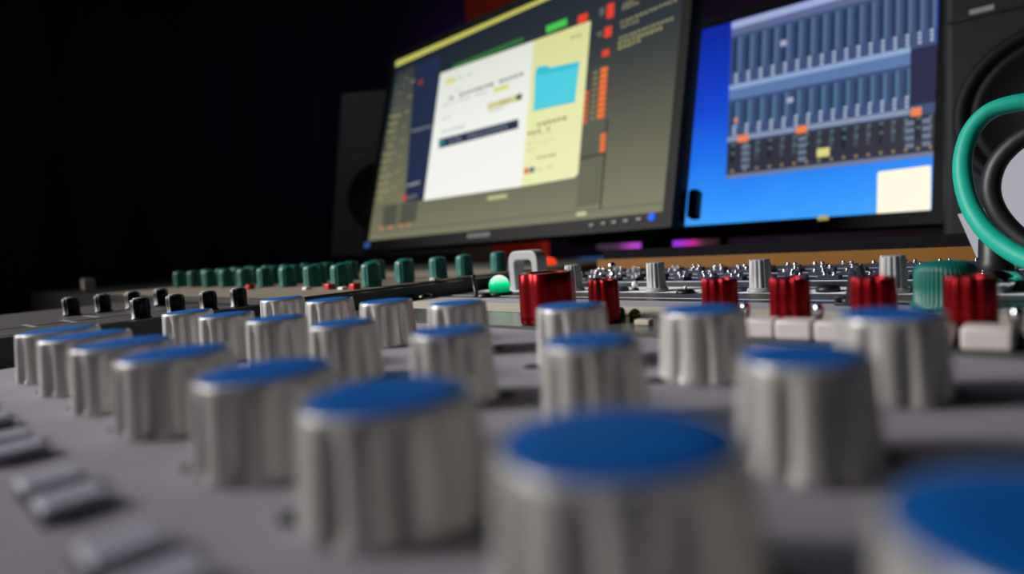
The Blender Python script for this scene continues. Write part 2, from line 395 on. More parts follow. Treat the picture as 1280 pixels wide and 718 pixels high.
# ================================================================== SMALL-SWITCH PANEL
P3 = thing('switch_panel', 'low panel crowded with tiny chrome-tipped switches before the wooden edge', 'control panel', (-.1, .38, DESK))
mb = MB(); prism_yz(mb, [(.326, z3(.326) - .0022), (.326, z3(.326)), (.432, z3(.432)), (.432, DESK), (.330, DESK), (.330, z3(.326) - .004)], XL, XR, M['navy'])
box(mb, ((XL + XR) / 2, .3252, z3(.326) - .0016), (XR - XL, .0018, .0024), M['black'])
strip(mb, .3265, .3315, XL, XR, M['line'], z3); strip(mb, .351, .3545, XL, XR, M['line'], z3); strip(mb, .374, .3775, XL, XR, M['line'], z3); strip(mb, .398, .4005, XL, XR, M['line'], z3)
local(mb, P3).build('panel', P3)
def mini(name='mini_switch'):
    d = MB(); box(d, (0, 0, .0009), (.0098, .0062, .0018), M['navy'])
    for sx in (-.0022, .0022):
        lathe(d, [(.0016, .0016, 0), (.0016, .0020, 0), (.0008, .0021, 0), (.0008, .0022, 0), (.0011, .0024, 0), (.0012, .0028, 0), (.0009, .0033, 0), (.0001, .0035, 0)], M['chrome'], 16, c=(sx, 0, 0))
    return d.build(name)
ms = Kind(mini)
for j, y in enumerate((.3415, .3640, .3875, .4130)):
    for i in range(21):
        x = -.300 + i * .0162 + (.004 if j % 2 else 0)
        if x > .028: continue
        ms.put(P3, rel(P3, x, y, z3(y)), panel_rot(random.choice((0, 0, PI / 2)) if j != 3 else 0))
d = MB(); lathe(d, [(.0028, 0, 0), (.0028, .002, 0), (.0014, .0025, 0), (.0014, .006, 0), (.0026, .0075, 0), (.0028, .009, 0), (.0018, .0107, 0), (.0002, .0112, 0)], M['chrome'], 28)
d.build('toggle_switch', P3, rel(P3, xrow(766, .3530), .3530, z3(.3530)), panel_rot())['label'] = 'chrome ball toggle'

# ================================================================== BLACK SIDE BETWEEN THE TWO BAYS
div = MB(); zt = lambda y: -.0167 + .1007 * (y - .0827)
prism_yz(div, [(-.10, zt(-.10)), (.580, zt(.580)), (.580, DESK), (-.10, DESK)], -.3355, -.325, M['cheek'])
dv = div.build('side_cheek', None, (0, 0, ZC)); tag(dv, 'long black sloping side piece between the green knobs and the switch panel', 'console side')
d = MB(); tube(d, [(-.3262, y, zt(y) + .0005) for y in (-.09, -.03, .03, .062)], .0009, M['line'], 12); d.build('edge_trim', dv)['label'] = 'thin chrome edge strip'  # matte white painted in for the bright reflection on the chrome trim

# ================================================================== LEFT BAY
P5 = thing('fader_bay', 'dark grey panel at far left dotted with small black knobs', 'control panel', (-.45, .05, DESK))
XB5 = -.3365
mb = MB(); prism_yz(mb, [(-.10, z5(-.10)), (.168, z5(.168)), (.168, DESK), (-.10, DESK)], -.56, XB5, M['dgrey'])
strip(mb, -.09, .160, -.408, -.404, M['dline'], z5); strip(mb, .160, .168, -.56, XB5, M['dline'], z5)
for x0, y0 in ((-.425, .083), (-.445, .098), (-.425, .066)): strip(mb, y0, y0 + .003, x0, x0 + .03, M['label'], z5)
local(mb, P5).build('panel', P5)
dk = Kind(dark_knob)
for x, y in [(-.358, .105 + .0165 * k) for k in range(0, 4)] + [(-.4585, .0966 + .0166 * k) for k in range(0, 4)]:
    dk.put(P5, rel(P5, x, y, z5(y)), panel_rot(random.random() * 6, math.atan(.1007)))

P4 = thing('equaliser_bay', 'sloping panel at left carrying a crowded row of green knobs', 'control panel', (-.6, .3, DESK))
mb = MB(); prism_yz(mb, [(.170, z4(.170)), (.580, z4(.580)), (.580, DESK), (.170, DESK)], -1.02, XB5, M['cheek'])
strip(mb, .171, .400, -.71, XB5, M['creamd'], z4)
local(mb, P4).build('panel', P4)
T4 = math.atan(.1007)
gk4 = Kind(lambda: green_knob(.0064, .0160, 14, False))
for y in (.2383, .2647, .2945, .3197, .3557): gk4.put(P4, rel(P4, -.3525, y, z4(y)), panel_rot(random.random() * 6, T4))
for k in range(1, 10):
    for y in (.2383, .2647, .2945): gk4.put(P4, rel(P4, -.3525 - .0375 * k, y, z4(y)), panel_rot(random.random() * 6, T4))
def rbtn():
    d = MB(); box(d, (0, 0, .0018), (.0056, .0056, .0040), M['redp']); o = d.build('button', bevel=.0008); o['label'] = 'small red button'; return o
rb = Kind(rbtn)
for x, y in ((-.3475, .2225), (-.3770, .2225), (-.4900, .2200)): rb.put(P4, rel(P4, x, y, z4(y)), panel_rot(0, T4))
for x, y in ((-.3600, .2215), (-.3440, .2835), (-.4050, .2210)):
    d = MB(); box(d, (0, 0, .0008), (.006, .0045, .0020), M['white']); d.build('button', P4, rel(P4, x, y, z4(y)), panel_rot(0, T4), bevel=.0005)['label'] = 'small white button'
d = MB(); box(d, (0, 0, .006), (.014, .012, .014), M['cream']); d.build('button', P4, rel(P4, -.93, .213, z4(.213)), panel_rot(0, T4), bevel=.001)['label'] = 'cream square button'
d = MB(); lathe(d, [(.0075, 0, 0), (.0075, .003, 0), (.005, .0058, 0), (.001, .0068, 0)], emit((255, 70, 20), .9), 32)
d.build('indicator_lamp', P4, rel(P4, -.374, .440, z4(.440)), panel_rot(0, T4))['label'] = 'glowing orange lamp'

# ================================================================== DESK, WOODEN RISER
desk = MB(); box(desk, (-.35, .43, DESK - .015), (1.9, 1.15, .030), M['deskm'])
for sx in (-1.2, .5):
    for sy in (-.08, .95): box(desk, (sx, sy, (DESK - .03 - ZC) / 2), (.06, .06, ZC + DESK - .03), M['deskm'])
tag(desk.build('studio_desk', None, (0, 0, ZC), bevel=.003), 'dark desk carrying the consoles and screens', 'desk')
LP = [(-.3200, .440), (.50, .440), (.50, 1.0), (-1.28, 1.0), (-1.28, .590), (-.320, .590)]
ris = thing('desk_riser', 'brown wooden-edged shelf running below the screens', 'shelf', (0, .7, DESK))
mb = MB(); prism_xy(mb, LP, DESK, .0230, M['wood']); local(mb, ris).build('board', ris)['label'] = 'brown wooden board'
mb = MB(); prism_xy(mb, [(-.318, .446), (.498, .446), (.498, .998), (-1.278, .998), (-1.278, .596), (-.318, .596)], .0232, .0310, M['mat_']); local(mb, ris).build('mat', ris)['label'] = 'dark grey mat'
MT = .0310

# ================================================================== SCREENS
class Screen:
    def __init__(s, origin, h, v, w, hh):          # origin = lower-left corner of the lit area, h, v unit vectors
        s.o = Vector(origin); s.h = h.normalized(); s.v = (v - s.h * v.dot(s.h)).normalized(); s.n = s.h.cross(s.v)   # n faces the viewer (-y)
        s.w, s.hh = w, hh; s.M = Matrix((s.h, -s.n, s.v)).transposed()        # local x = h, y = away, z = v
        s.layer = 0
    def loc(s, x, y):                              # pixel -> local (x, z)
        p = on_plane(x, y, s.o, s.n) - s.o; return p.dot(s.h), p.dot(s.v)
    def quad(s, mb, px, m, lay):
        c = [s.loc(*p) for p in px]
        c = [(min(max(a, 0), s.w), min(max(b, 0), s.hh)) for a, b in c]
        mb.add([(a, -.0001 - .00012 * lay, b) for a, b in c], [tuple(range(len(c)))], m)
    def bar(s, mb, p0, p1, th, m, lay):            # strip between two pixels (its upper edge), th pixels tall
        s.quad(mb, [p0, p1, (p1[0], p1[1] + th), (p0[0], p0[1] + th)], m, lay)
    def text(s, mb, p0, p1, th, m, lay, n=10, gap=.35):
        for i in range(n):
            if random.random() < .12: continue
            a, b = i / n, (i + 1 - gap * random.uniform(.6, 1.2)) / n
            q0 = (p0[0] + (p1[0] - p0[0]) * a, p0[1] + (p1[1] - p0[1]) * a); q1 = (p0[0] + (p1[0] - p0[0]) * b, p0[1] + (p1[1] - p0[1]) * b)
            s.bar(mb, q0, q1, th * random.uniform(.75, 1), m, lay)
def housing(scr, root, side, top, chin, depth, parts_only=False):
    """bezel ring, back shell around the lit area; local frame of the screen"""
    mb = MB(); w, h = scr.w, scr.hh; x0, x1, z0, z1_ = -side, w + side, -chin, h + top; yf, yb = -.0025, depth
    o = [(x0, z0), (x1, z0), (x1, z1_), (x0, z1_)]; i_ = [(0, 0), (w, 0), (w, h), (0, h)]
    vs = [(x, yf, z) for x, z in o] + [(x, yf, z) for x, z in i_] + [(x, .002, z) for x, z in i_] + [(x, .012, z) for x, z in o]
    fs = []
    for k in range(4):
        k2 = (k + 1) % 4; fs += [(k, k2, 4 + k2, 4 + k), (4 + k, 4 + k2, 8 + k2, 8 + k), (k2, k, 12 + k, 12 + k2)]
    fs += [(8, 9, 10, 11), (15, 14, 13, 12)]
    mb.add(vs, fs, M['bezel'])
    bz = mb.build('bezel', root)
    mb = MB(); e = .004
    vs = [(x0 + e, .012, z0 + e), (x1 - e, .012, z0 + e), (x1 - e, .012, z1_ - e), (x0 + e, .012, z1_ - e), (x0 + e, yb * .7, z0 + e), (x1 - e, yb * .7, z0 + e), (x1 - e, yb * .7, z1_ - e), (x0 + e, yb * .7, z1_ - e),
          (x0 + .06, yb, z0 + .05), (x1 - .06, yb, z0 + .05), (x1 - .06, yb, z1_ - .05), (x0 + .06, yb, z1_ - .05)]
    fs = [(3, 2, 1, 0), (8, 9, 10, 11)]
    for a in (0, 4):
        for k in range(4): k2 = (k + 1) % 4; fs.append((a + k, a + k2, a + 4 + k2, a + 4 + k))
    mb.add(vs, fs, M['bezel2']); mb.build('back_shell', root, bevel=.003)
    return bz
def monitor(scr, label):
    t = bpy.data.objects.new('computer_monitor', None); C.objects.link(t); t.empty_display_size = .02
    t.matrix_world = Matrix.Translation(W(scr.o)) @ scr.M.to_4x4(); return tag(t, label, 'monitor')
v_l = Vector((-.020, .178, .984))
SL_ = Screen((-.8615, .5755, .0722), Vector((.9997, -.021, .0040)), v_l, .5325, .303)
ML = monitor(SL_, 'large black monitor showing a white pop-up window beside a blue folder')
housing(SL_, ML, .011, .012, .0165, .045)
g_l = screen_gradient('studio_software_picture', [(0, (122, 121, 96)), (.30, (92, 92, 74)), (.52, (60, 64, 58)), (.72, (32, 41, 48)), (1, (22, 32, 44))], 0, .303)  # darkening towards the top paints in the panel's viewing-angle fade
sm = MB(); sm.add([(0, 0, 0), (SL_.w, 0, 0), (SL_.w, 0, SL_.hh), (0, 0, SL_.hh)], [(0, 1, 2, 3)], g_l)
E_ = emit; S = SL_
S.bar(sm, (491, 77), (855, -84), 8.5, E_((196, 194, 92)), 1)
S.quad(sm, [(497, 92), (519, 81), (506, 252), (471, 257)], screen_gradient('left_column', [(0, (128, 126, 92)), (.6, (88, 90, 78)), (1, (36, 44, 52))], 0, .303), 1)
S.quad(sm, [(521, 82), (552, 68), (531, 250), (503, 253)], E_((30, 42, 72)), 1)
for i in range(17):
    yy = 98 + i * 9.4; xx = 497 - i * 1.62
    S.text(sm, (xx - 1, yy), (xx + 7 + random.uniform(0, 8), yy - 3), 3.6, E_((150, 146, 96)) if i > 4 else E_((92, 96, 88)), 2, 3)
    if i % 2: S.text(sm, (xx + 18, yy - 6), (xx + 24, yy - 8), 3, E_((140, 138, 100)), 2, 2)
S.quad(sm, [(524, 101), (529, 99), (528, 105), (523, 107)], E_((150, 50, 40)), 3); S.quad(sm, [(503, 245), (509, 244), (509, 250), (503, 251)], E_((196, 70, 70)), 3)
S.text(sm, (509, 231), (526, 226), 4, E_((160, 164, 160)), 3, 4); S.text(sm, (515, 163), (540, 156), 3, E_((130, 134, 140)), 3, 5); S.text(sm, (511, 246), (522, 243), 3, E_((140, 140, 130)), 3, 3)
S.quad(sm, [(480, 258), (498, 255), (496, 281), (478, 284)], E_((78, 80, 68)), 2); S.quad(sm, [(502, 255), (523, 251), (520, 277), (499, 281)], E_((78, 80, 68)), 2)
for q in ((475, 285), (486, 283), (500, 281), (509, 280)): S.quad(sm, [q, (q[0] + 4, q[1] - 1), (q[0] + 4, q[1] + 3), (q[0], q[1] + 4)], E_((196, 130, 80)), 3)
# pop-up window
white = screen_gradient('window_white', [(0, (247, 246, 240)), (.5, (238, 240, 234)), (.8, (222, 226, 214)), (1, (205, 210, 196))], 0, .303)
S.quad(sm, [(551, 92), (668, 51), (652, 233.5), (530, 251)], white, 4)
S.quad(sm, [(668, 51), (739, 26), (723, 217), (719, 222), (652, 233.5)], screen_gradient('window_yellow', [(0, (240, 238, 186)), (.5, (228, 229, 166)), (1, (206, 208, 140))], 0, .303), 4)
fol = E_((44, 188, 212)); fo2 = E_((70, 205, 222))
S.quad(sm, [(670, 88), (673, 84), (685, 82), (687, 85), (725, 77), (719, 128), (667, 139)], fol, 5)
S.quad(sm, [(669, 96), (724, 84), (719.5, 126), (667.4, 137)], fo2, 6)
dk_ = E_((112, 116, 122)); lt_ = E_((176, 180, 178)); ye = E_((216, 214, 112))
S.text(sm, (556, 124), (656, 90), 4.2, dk_, 5, 16); S.text(sm, (565, 100), (592, 91), 2.2, lt_, 5, 7); S.text(sm, (570, 113), (578, 110), 2, lt_, 5, 3)
S.quad(sm, [(558, 100), (569, 96.5), (568.5, 103), (557.5, 106)], ye, 5)
S.text(sm, (555, 131), (612, 113), 2, lt_, 5, 10); S.bar(sm, (617, 111), (637, 105), 5.5, ye, 5)
S.bar(sm, (610, 130), (653, 117), 8, E_((206, 204, 140)), 5); S.quad(sm, [(646, 119), (653, 117), (652.6, 124), (645.6, 126)], E_((64, 70, 60)), 6); S.text(sm, (622, 129), (644, 122), 3, E_((150, 148, 96)), 6, 5)
S.text(sm, (554, 148), (563, 145), 2.6, lt_, 5, 3); S.text(sm, (612, 139), (630, 134), 2.2, lt_, 5, 5); S.text(sm, (553, 164), (582, 156), 3, E_((150, 176, 180)), 5, 7)
S.bar(sm, (549, 174.5), (648.5, 149), 11.5, E_((24, 36, 62)), 5); S.quad(sm, [(550, 177), (557, 175), (556.5, 181), (549.5, 183)], E_((36, 128, 136)), 6)
S.text(sm, (562, 175.5), (636, 156), 4, E_((110, 122, 140)), 6, 13); 
S.text(sm, (660, 158), (710, 145), 4, E_((132, 130, 84)), 5, 8); S.text(sm, (660, 166), (690, 158.5), 4, E_((132, 130, 84)), 5, 5)
for yy in (180, 188, 172): S.text(sm, (660, yy), (700 - (yy % 3) * 8, yy - 9), 1.8, E_((198, 196, 140)), 5, 6)
S.text(sm, (672, 197), (696, 192), 2.4, E_((120, 118, 80)), 5, 5)
S.quad(sm, [(656, 211), (661, 210), (660.6, 217), (655.6, 218)], E_((222, 76, 40)), 6); S.quad(sm, [(662, 210), (669, 208.5), (668.7, 215.5), (661.7, 217)], E_((90, 110, 128)), 6); S.text(sm, (672, 212), (692, 207), 2.2, E_((178, 176, 120)), 6, 5)
S.text(sm, (714, 46), (728, 42), 4, E_((150, 150, 110)), 6, 4)
# meters and text right of it
gr = E_((66, 196, 72)); rd = E_((226, 60, 34)); og = E_((238, 112, 40))
S.bar(sm, (683, 33), (709, 22.5), 9, gr, 2); S.bar(sm, (566, 82), (655, 46), 5, E_((44, 110, 52)), 2)
S.quad(sm, [(723, 20), (735, 15.5), (734.4, 26), (722.4, 31)], rd, 2)
for (x, y, h) in ((759, 6, 18), (756, 35, 13), (753, 64, 8)): S.quad(sm, [(x, y), (x + 9, y - 3), (x + 8.5, y + h - 3), (x - .5, y + h)], rd, 2); S.text(sm, (x - 9, y + 5), (x - 2, y + 3), h * .6, E_((104, 104, 92)), 2, 2)
for i in range(9):
    y = 85.5 + i * 7.2; x = 751 - i * .55; S.quad(sm, [(x, y), (x + 9, y - 2.4), (x + 8.7, y + 3.6), (x - .3, y + 6)], og, 2)
    S.quad(sm, [(x - 9, y + 4), (x - 3, y + 2.5), (x - 3.2, y + 6.5), (x - 9.2, y + 8)], E_((120, 120, 92)), 2)
    if i > 2 and i < 9: S.quad(sm, [(x - 20, y + 8), (x - 13, y + 6.4), (x - 13.2, y + 11), (x - 20.2, y + 13)], E_((220, 92, 40)), 2)
for i in range(4):
    y = 168 + i * 6; S.quad(sm, [(751 - i * .4, y), (758 - i * .4, y - 1.8), (757.7 - i * .4, y + 3.2), (750.7 - i * .4, y + 5)], og, 2)
S.quad(sm, [(728, 155), (757, 147), (752, 190), (724, 198)], E_((84, 86, 70)), 1)
S.quad(sm, [(758, 150), (761, 149), (751.5, 262), (749, 262.5)], E_((46, 47, 40)), 1); S.bar(sm, (724, 198), (756, 190), 3, E_((44, 46, 40)), 2)
S.quad(sm, [(726, 202), (752, 195), (748, 255), (720, 260)], E_((96, 96, 76)), 1)
bt = E_((132, 130, 100)); b2 = E_((150, 148, 92))
S.text(sm, (778, 10), (800, 1), 3.6, bt, 2, 5); S.text(sm, (779, 5), (808, -8), 3.6, bt, 2, 6)
S.text(sm, (776, 27), (848, -3), 4, bt, 2, 12); S.text(sm, (776, 33), (800, 24), 3.6, bt, 2, 5)
S.text(sm, (774, 47), (844, 20), 4.4, bt, 2, 12); S.text(sm, (773, 53), (830, 32), 4.4, b2, 2, 10); S.text(sm, (773, 59), (802, 48), 4, b2, 2, 5)
S.bar(sm, (461, 291), (829, 253), 1.6, E_((92, 92, 74)), 2); S.bar(sm, (610, 246), (634, 242.5), 5, E_((188, 186, 132)), 3); S.bar(sm, (721, 266), (733, 264.5), 4.5, E_((206, 204, 150)), 3)
sm.build('screen', ML)['label'] = 'lit screen with a pop-up window'
# badge, buttons and power light on the chin
def chin(scr, root, px, size, m, name, bev=0, lab=None):
    x, z = scr.loc(*px); d = MB(); box(d, (0, 0, 0), (size[0], .0022, size[1]), m); o = d.build(name, root, (x, -.0033, z), bevel=bev)
    if lab: o['label'] = lab
    return o
x, z = SL_.loc(600, 295); d = MB()
for i in range(7): box(d, ((i - 3) * .0062, 0, 0), (.0044, .0012, .0052), M['label'])
d.build('badge', ML, (x, -.0030, z))['label'] = 'small grey lettered badge'
for px in (742, 757, 770, 785, 801): chin(SL_, ML, (px, 282.5 - (px - 742) * .125), (.0060, .0022), M['label'], 'button', .0004)
xx, zz = SL_.loc(816.5, 272.3); d = MB(); lathe(d, [(.0042, 0, 0), (.0040, .0012, 0), (.0020, .0018, 0)], emit((40, 100, 255), 1.0), 28, axis=Matrix.Rotation(PI / 2, 3, 'X')); d.build('power_light', ML, (xx, -.0026, zz))['label'] = 'blue power light'
chin(SL_, ML, (461, 307), (.014, .0085), emit((70, 110, 200), .55), 'blue_sticker', .001, 'blue sticker at the lower left corner')  # corner sticker with emission added, no lamp behind it
d = MB(); box(d, (0, 0, 0), (.010, .014, .030), M['bezel2']); d.build('port_block', ML, (SL_.w + .0135, .034, .016), bevel=.003)

KR = .825
v_r = Vector((-.0258, .1710, .9849))
br = Vector((-.162, .887, .090)) * KR
hr = Vector((.9995, .0303, -.0035))
SR_ = Screen(br - hr.normalized() * .425, hr, v_r, .425, .3165 * KR)
MR = monitor(SR_, 'monitor at right with a blue desktop and mixer window')
housing(SR_, MR, .010, .011, .014, .045)
g_r = screen_gradient('blue_desktop_picture', [(0, (70, 168, 255)), (.16, (52, 150, 252)), (.38, (34, 112, 236)), (.62, (24, 70, 206)), (1, (14, 40, 160))], 0, SR_.hh, .12, 14)
sm = MB(); S = SR_; sm.add([(0, 0, 0), (S.w, 0, 0), (S.w, 0, S.hh), (0, 0, S.hh)], [(0, 1, 2, 3)], g_r)
def lerp(a, b, t): return (a[0] + (b[0] - a[0]) * t, a[1] + (b[1] - a[1]) * t)
TLw, TRw, BLw, BRw = (915, 28), (1173, -46), (907.5, 224), (1171, 194.5)
def wq(u0, v0, u1, v1, m, lay):
    def P(u, v): return lerp(lerp(TLw, TRw, u), lerp(BLw, BRw, u), v)
    S.quad(sm, [P(u0, v0), P(u1, v0), P(u1, v1), P(u0, v1)], m, lay)
wq(0, 0, 1, 1, E_((62, 82, 120)), 1); wq(0, 0, 1, .045, E_((158, 172, 214)), 2); wq(0, .045, 1, .09, E_((94, 106, 148)), 2)
n = 17
for i in range(n):
    u = (i + .5) / n
    if u < .985:
        wq(u - .020, .11, u + .004, .33, E_((38, 56, 92)), 2); wq(u + .006, .11, u + .020, .33, E_((86, 112, 146)), 2)
        for k in range(3): wq(u - .006, .335 + .024 * k, u + .010, .351 + .024 * k, E_((172, 186, 210)), 3)
    if u < .86:
        wq(u - .020, .52, u + .004, .68, E_((44, 66, 98)), 2); wq(u + .006, .52, u + .020, .68, E_((82, 118, 150)), 2)
        for k in range(3): wq(u - .006, .665 + .024 * k, u + .010, .681 + .024 * k, E_((172, 186, 210)), 3)
wq(0, .405, .87, .435, E_((142, 168, 206)), 3); wq(0, .435, .87, .50, E_((92, 122, 168)), 2); wq(0, .735, .87, .765, E_((138, 150, 176)), 3)
wq(.87, .42, 1, .72, E_((40, 42, 72)), 3); wq(0, .775, 1, .975, E_((52, 52, 66)), 2); wq(0, .975, 1, 1, E_((112, 124, 152)), 3)
for i in range(n):
    u = (i + .5) / n; wq(u - .013, .80, u + .004, .90, E_((72, 78, 92)) if i % 3 else E_((36, 36, 48)), 3); wq(u - .008, .945, u + .006, .962, E_((150, 130, 90)), 4)
    for k in range(2): wq(u - .008, .785 + .05 * k, u + .008, .80 + .05 * k, E_((84, 120, 110)), 4)
for u in (.09, .36, .87, .95):
    for k in range(4): wq(u - .02, .80 + .04 * k, u + .02, .825 + .04 * k, E_((110, 124, 150)), 4)
for u, vv in ((.075, .735), (.355, .735), (.90, .735)): wq(u - .026, vv, u + .026, vv + .045, E_((240, 130, 82)), 5)
wq(.03, .62, .045, .65, E_((220, 150, 90)), 5); wq(.43, .885, .49, .935, E_((216, 214, 130)), 5); wq(.24, .20, .27, .235, E_((170, 170, 190)), 4); wq(.28, .555, .31, .585, E_((170, 180, 200)), 4)
S.quad(sm, [(1097, 217), (1099, 215), (1162, 207), (1164, 209), (1163.6, 262), (1161, 264.5), (1098, 269.5), (1096, 267)], E_((255, 251, 226)), 4)
sm.build('screen', MR)['label'] = 'lit screen with a blue desktop'
chin(SR_, MR, (1030, 273.5), (.011, .005), emit((190, 180, 110), .8), 'power_light', .001, 'small pale power light')

# monitor arm holding both
arm = thing('monitor_arm', 'black pole and arm standing behind the two monitors', 'monitor arm', (-.515, .862, MT))
def tl(mb, pts, r, m): tube(mb, [Vector(p) - Vector((-.515, .862, MT)) for p in pts], r, m); return mb
d = MB(); lathe(d, [(.05, 0, 0), (.05, .006, 0), (.03, .010, 0), (.026, .012, 0)], M['black'], 40); d.build('base', arm)
tl(MB(), [(-.515, .862, .040), (-.515, .862, .30)], .024, M['black']).build('pole', arm)
tl(MB(), spline([(-.515, .862, .25), (-.60, .862, .245), (-.632, .81, .24), (-.630, .70, .235), (-.625, .655, .232)], 6), .011, M['black']).build('arm', arm)
tl(MB(), spline([(-.515, .862, .18), (-.43, .872, .18), (-.36, .862, .18), (-.345, .83, .18), (-.345, .806, .18)], 6), .010, M['black']).build('arm', arm)

# ================================================================== SPEAKERS
def speaker(name, label, loc, w, h, dep, cab, tilt, cone_x, cone_z, cr, tw_z, tr):
    t = thing(name, label, 'speaker', loc); t.rotation_euler = (tilt, 0, 0)
    mb = MB(); box(mb, (w / 2, dep / 2, h / 2), (w, dep, h), cab); mb.build('cabinet', t, bevel=.008)
    ax = Matrix.Rotation(PI / 2, 3, 'X')
    mb = MB(); lathe(mb, [(cr * 1.16, -.001, 0), (cr * 1.16, .004, 0), (cr * 1.10, .007, 0), (cr * 1.0, .006, 0), (cr * .97, .001, 0)], M['ring'], 72, axis=ax); wr = mb.build('woofer', t, (cone_x, -.0005, cone_z))
    mb = MB(); lathe(mb, [(cr * .97, .0012, 0), (cr * .93, .0042, 0), (cr * .85, .0046, 0), (cr * .80, .0020, 0), (cr * .40, .0016, 0)], M['cone'], 72, axis=ax); mb.build('cone', wr)
    mb = MB(); lathe(mb, [(cr * .34, .0016, 0), (cr * .30, .006, 0), (cr * .2, .010, 0), (cr * .02, .012, 0)], M['dust'], 48, axis=ax); mb.build('dust_cap', wr)
    mb = MB(); lathe(mb, [(tr * 1.5, -.001, 0), (tr * 1.5, .003, 0), (tr, .002, 0), (tr * .9, .0035, 0), (tr * .2, .007, 0)], M['ring'], 48, axis=ax); mb.build('tweeter', t, (w / 2, -.0005, tw_z))
    return t
lp = on_y(411, 322, .720)
s1 = speaker('studio_speaker', 'dark speaker half hidden behind the left edge of the large monitor', (lp.x, .720, MT + .0295), .30, .372, .22, M['spk'], -.13, .112, .135, .064, .285, .024); s1.rotation_euler = (-.13, 0, .50)
d = MB(); prism_yz(d, [(.001, -.0003), (.0037, -.0281), (.2185, -.0003)], .01, .29, M['blackm']); d.build('wedge_pad', s1)
d = MB(); box(d, (0, 0, 0), (.020, .0012, .003), M['label']); d.build('badge', s1, (.055, -.0012, .222))
rp = on_y(1168, 300, .690)
s2 = speaker('studio_speaker', 'big black speaker at the right behind the green cable', (rp.x + .004, .700, MT + .001), .27, .40, .22, M['spkr'], 0, .083, .118, .064, .30, .026)
p = on_y(1197, 39, .69); d = MB()
box(d, (0, 0, 0), (.018, .0016, .0045), M['label']); box(d, (.024, 0, -.0002), (.030, .0010, .0062), M['black']); box(d, (.006, .0002, -.004), (.066, .0008, .0030), M['black'])
d.build('badge', s2, (.030, -.0012, .214))['label'] = 'pale badge beside a dark slot'

# ================================================================== CABLES, PLUG, PAPER
def cable(pts, r, m, name, label, plug_y):
    t = thing(name, label, 'cable', (0, plug_y, z1(.30)))
    o = t.location - Vector((0, 0, ZC))
    mb = MB(); tube(mb, [Vector(p) - o for p in spline(pts, 12)], r, m, 20); mb.build('jacket', t)
    for e in (pts[0], pts[-1]):
        mb = MB(); lathe(mb, [(r * 1.25, -.001, 0), (r * 1.3, .010, 0), (r * 1.2, .016, 0), (r * 1.05, .022, 0)], M['black'], 28, c=Vector(e) - o - Vector((0, 0, .003))); mb.build('plug', t)
    return t
def loop(px, Y): return [on_y(x, y, Y + dy) for x, y, dy in px]
e0 = Vector((.125, .312, z1(.312) + .0058)); e1 = Vector((.040, .285, z1(.285) + .0058))
G = loop([(1440, 170, -.01), (1350, 134, .0), (1305, 126.5, .0), (1265, 130, .0), (1235, 141, 0), (1214, 164, -.001), (1204, 195, -.004), (1204, 225, -.008), (1213, 258, -.014), (1231, 287, -.021), (1256, 309, -.029), (1290, 327, -.037), (1330, 334, -.044)], .362)
cable([e0, e0 + Vector((.003, 0, .03)), G[0] + Vector((.012, 0, -.02))] + G[1:] + [e1 + Vector((-.004, .004, .026)), e1], .00385, M['cabg'], 'cable', 'green cable arching in a loop at the right edge', .31)
e2 = Vector((.150, .420, z3(.420) + .0058)); e3 = Vector((.060, .4115, z3(.420) + .0058))
B = loop([(1400, 190, 0), (1330, 160, 0), (1298, 163, 0), (1268, 180, 0), (1246, 205, 0), (1238, 235, 0), (1245, 262, 0), (1264, 287, 0), (1290, 306, -.001), (1325, 311, -.003), (1370, 309, -.003)], .415)
cable([e2, e2 + Vector((.002, 0, .03))] + B + [e3 + Vector((-.004, 0, .020)), e3], .0046, M['cabk'], 'cable', 'black cable looped inside the green cable', .41)
jp = MB(); lathe(jp, [(.0062, 0, 0), (.0068, .0006, 0), (.0066, .006, 0), (.0060, .0075, 0), (.0058, .0158, 0), (.0050, .0170, 0), (.0036, .0178, 0), (.0030, .0192, 0), (.001, .0194, 0)], M['black'], 40, mod=flute(16, 1), smooth=True)
x_ = xrow(1244, .3460); tag(jp.build('jack_plug', None, W((x_, .3460, z3(.346) + .0002)), panel_rot()), 'stubby black plug standing upright below the green cable', 'plug')
def sheet(px, Y, lean, label):
    q = [on_y(x, y, Y) for x, y in px]
    for a_, b2_ in ((0, 3), (1, 2)): q[b2_] = q[a_].lerp(q[b2_], (q[a_].z - DESK - .0005) / (q[a_].z - q[b2_].z))
    z0 = min(p.z for p in q); mb = MB(); vs = []; nx, nz = 10, 8
    for j in range(nz + 1):
        for i in range(nx + 1):
            u, v = i / nx, j / nz; p = q[3].lerp(q[2], u).lerp(q[0].lerp(q[1], u), v)
            vs.append(Vector((p.x, p.y + lean * (p.z - z0) + .0006 * math.sin(u * 2.6) * v, p.z)))
    n = len(vs); vs += [v + Vector((0, .00025, 0)) for v in vs]; fs = []
    for j in range(nz):
        for i in range(nx):
            a = j * (nx + 1) + i; f = (a, a + 1, a + nx + 2, a + nx + 1); fs += [f, tuple(n + k for k in f[::-1])]
    mb.add(vs, fs, M['paper'], True); return tag(mb.build('paper_sheet', None, (0, 0, ZC)), label, 'paper')
sheet([(1248, 182), (1420, 172), (1420, 340), (1240, 348)], .4385, 0, 'white paper sheet standing behind the black cable loop')
sheet([(1197, 268), (1240, 258), (1262, 348), (1233, 350)], .4355, 0, 'narrow white paper with a slanting edge under the green cable')
sheet([(1252, 264), (1420, 234), (1420, 342), (1243, 348)], .4370, 0, 'lower white paper sheet behind the black cable loop')

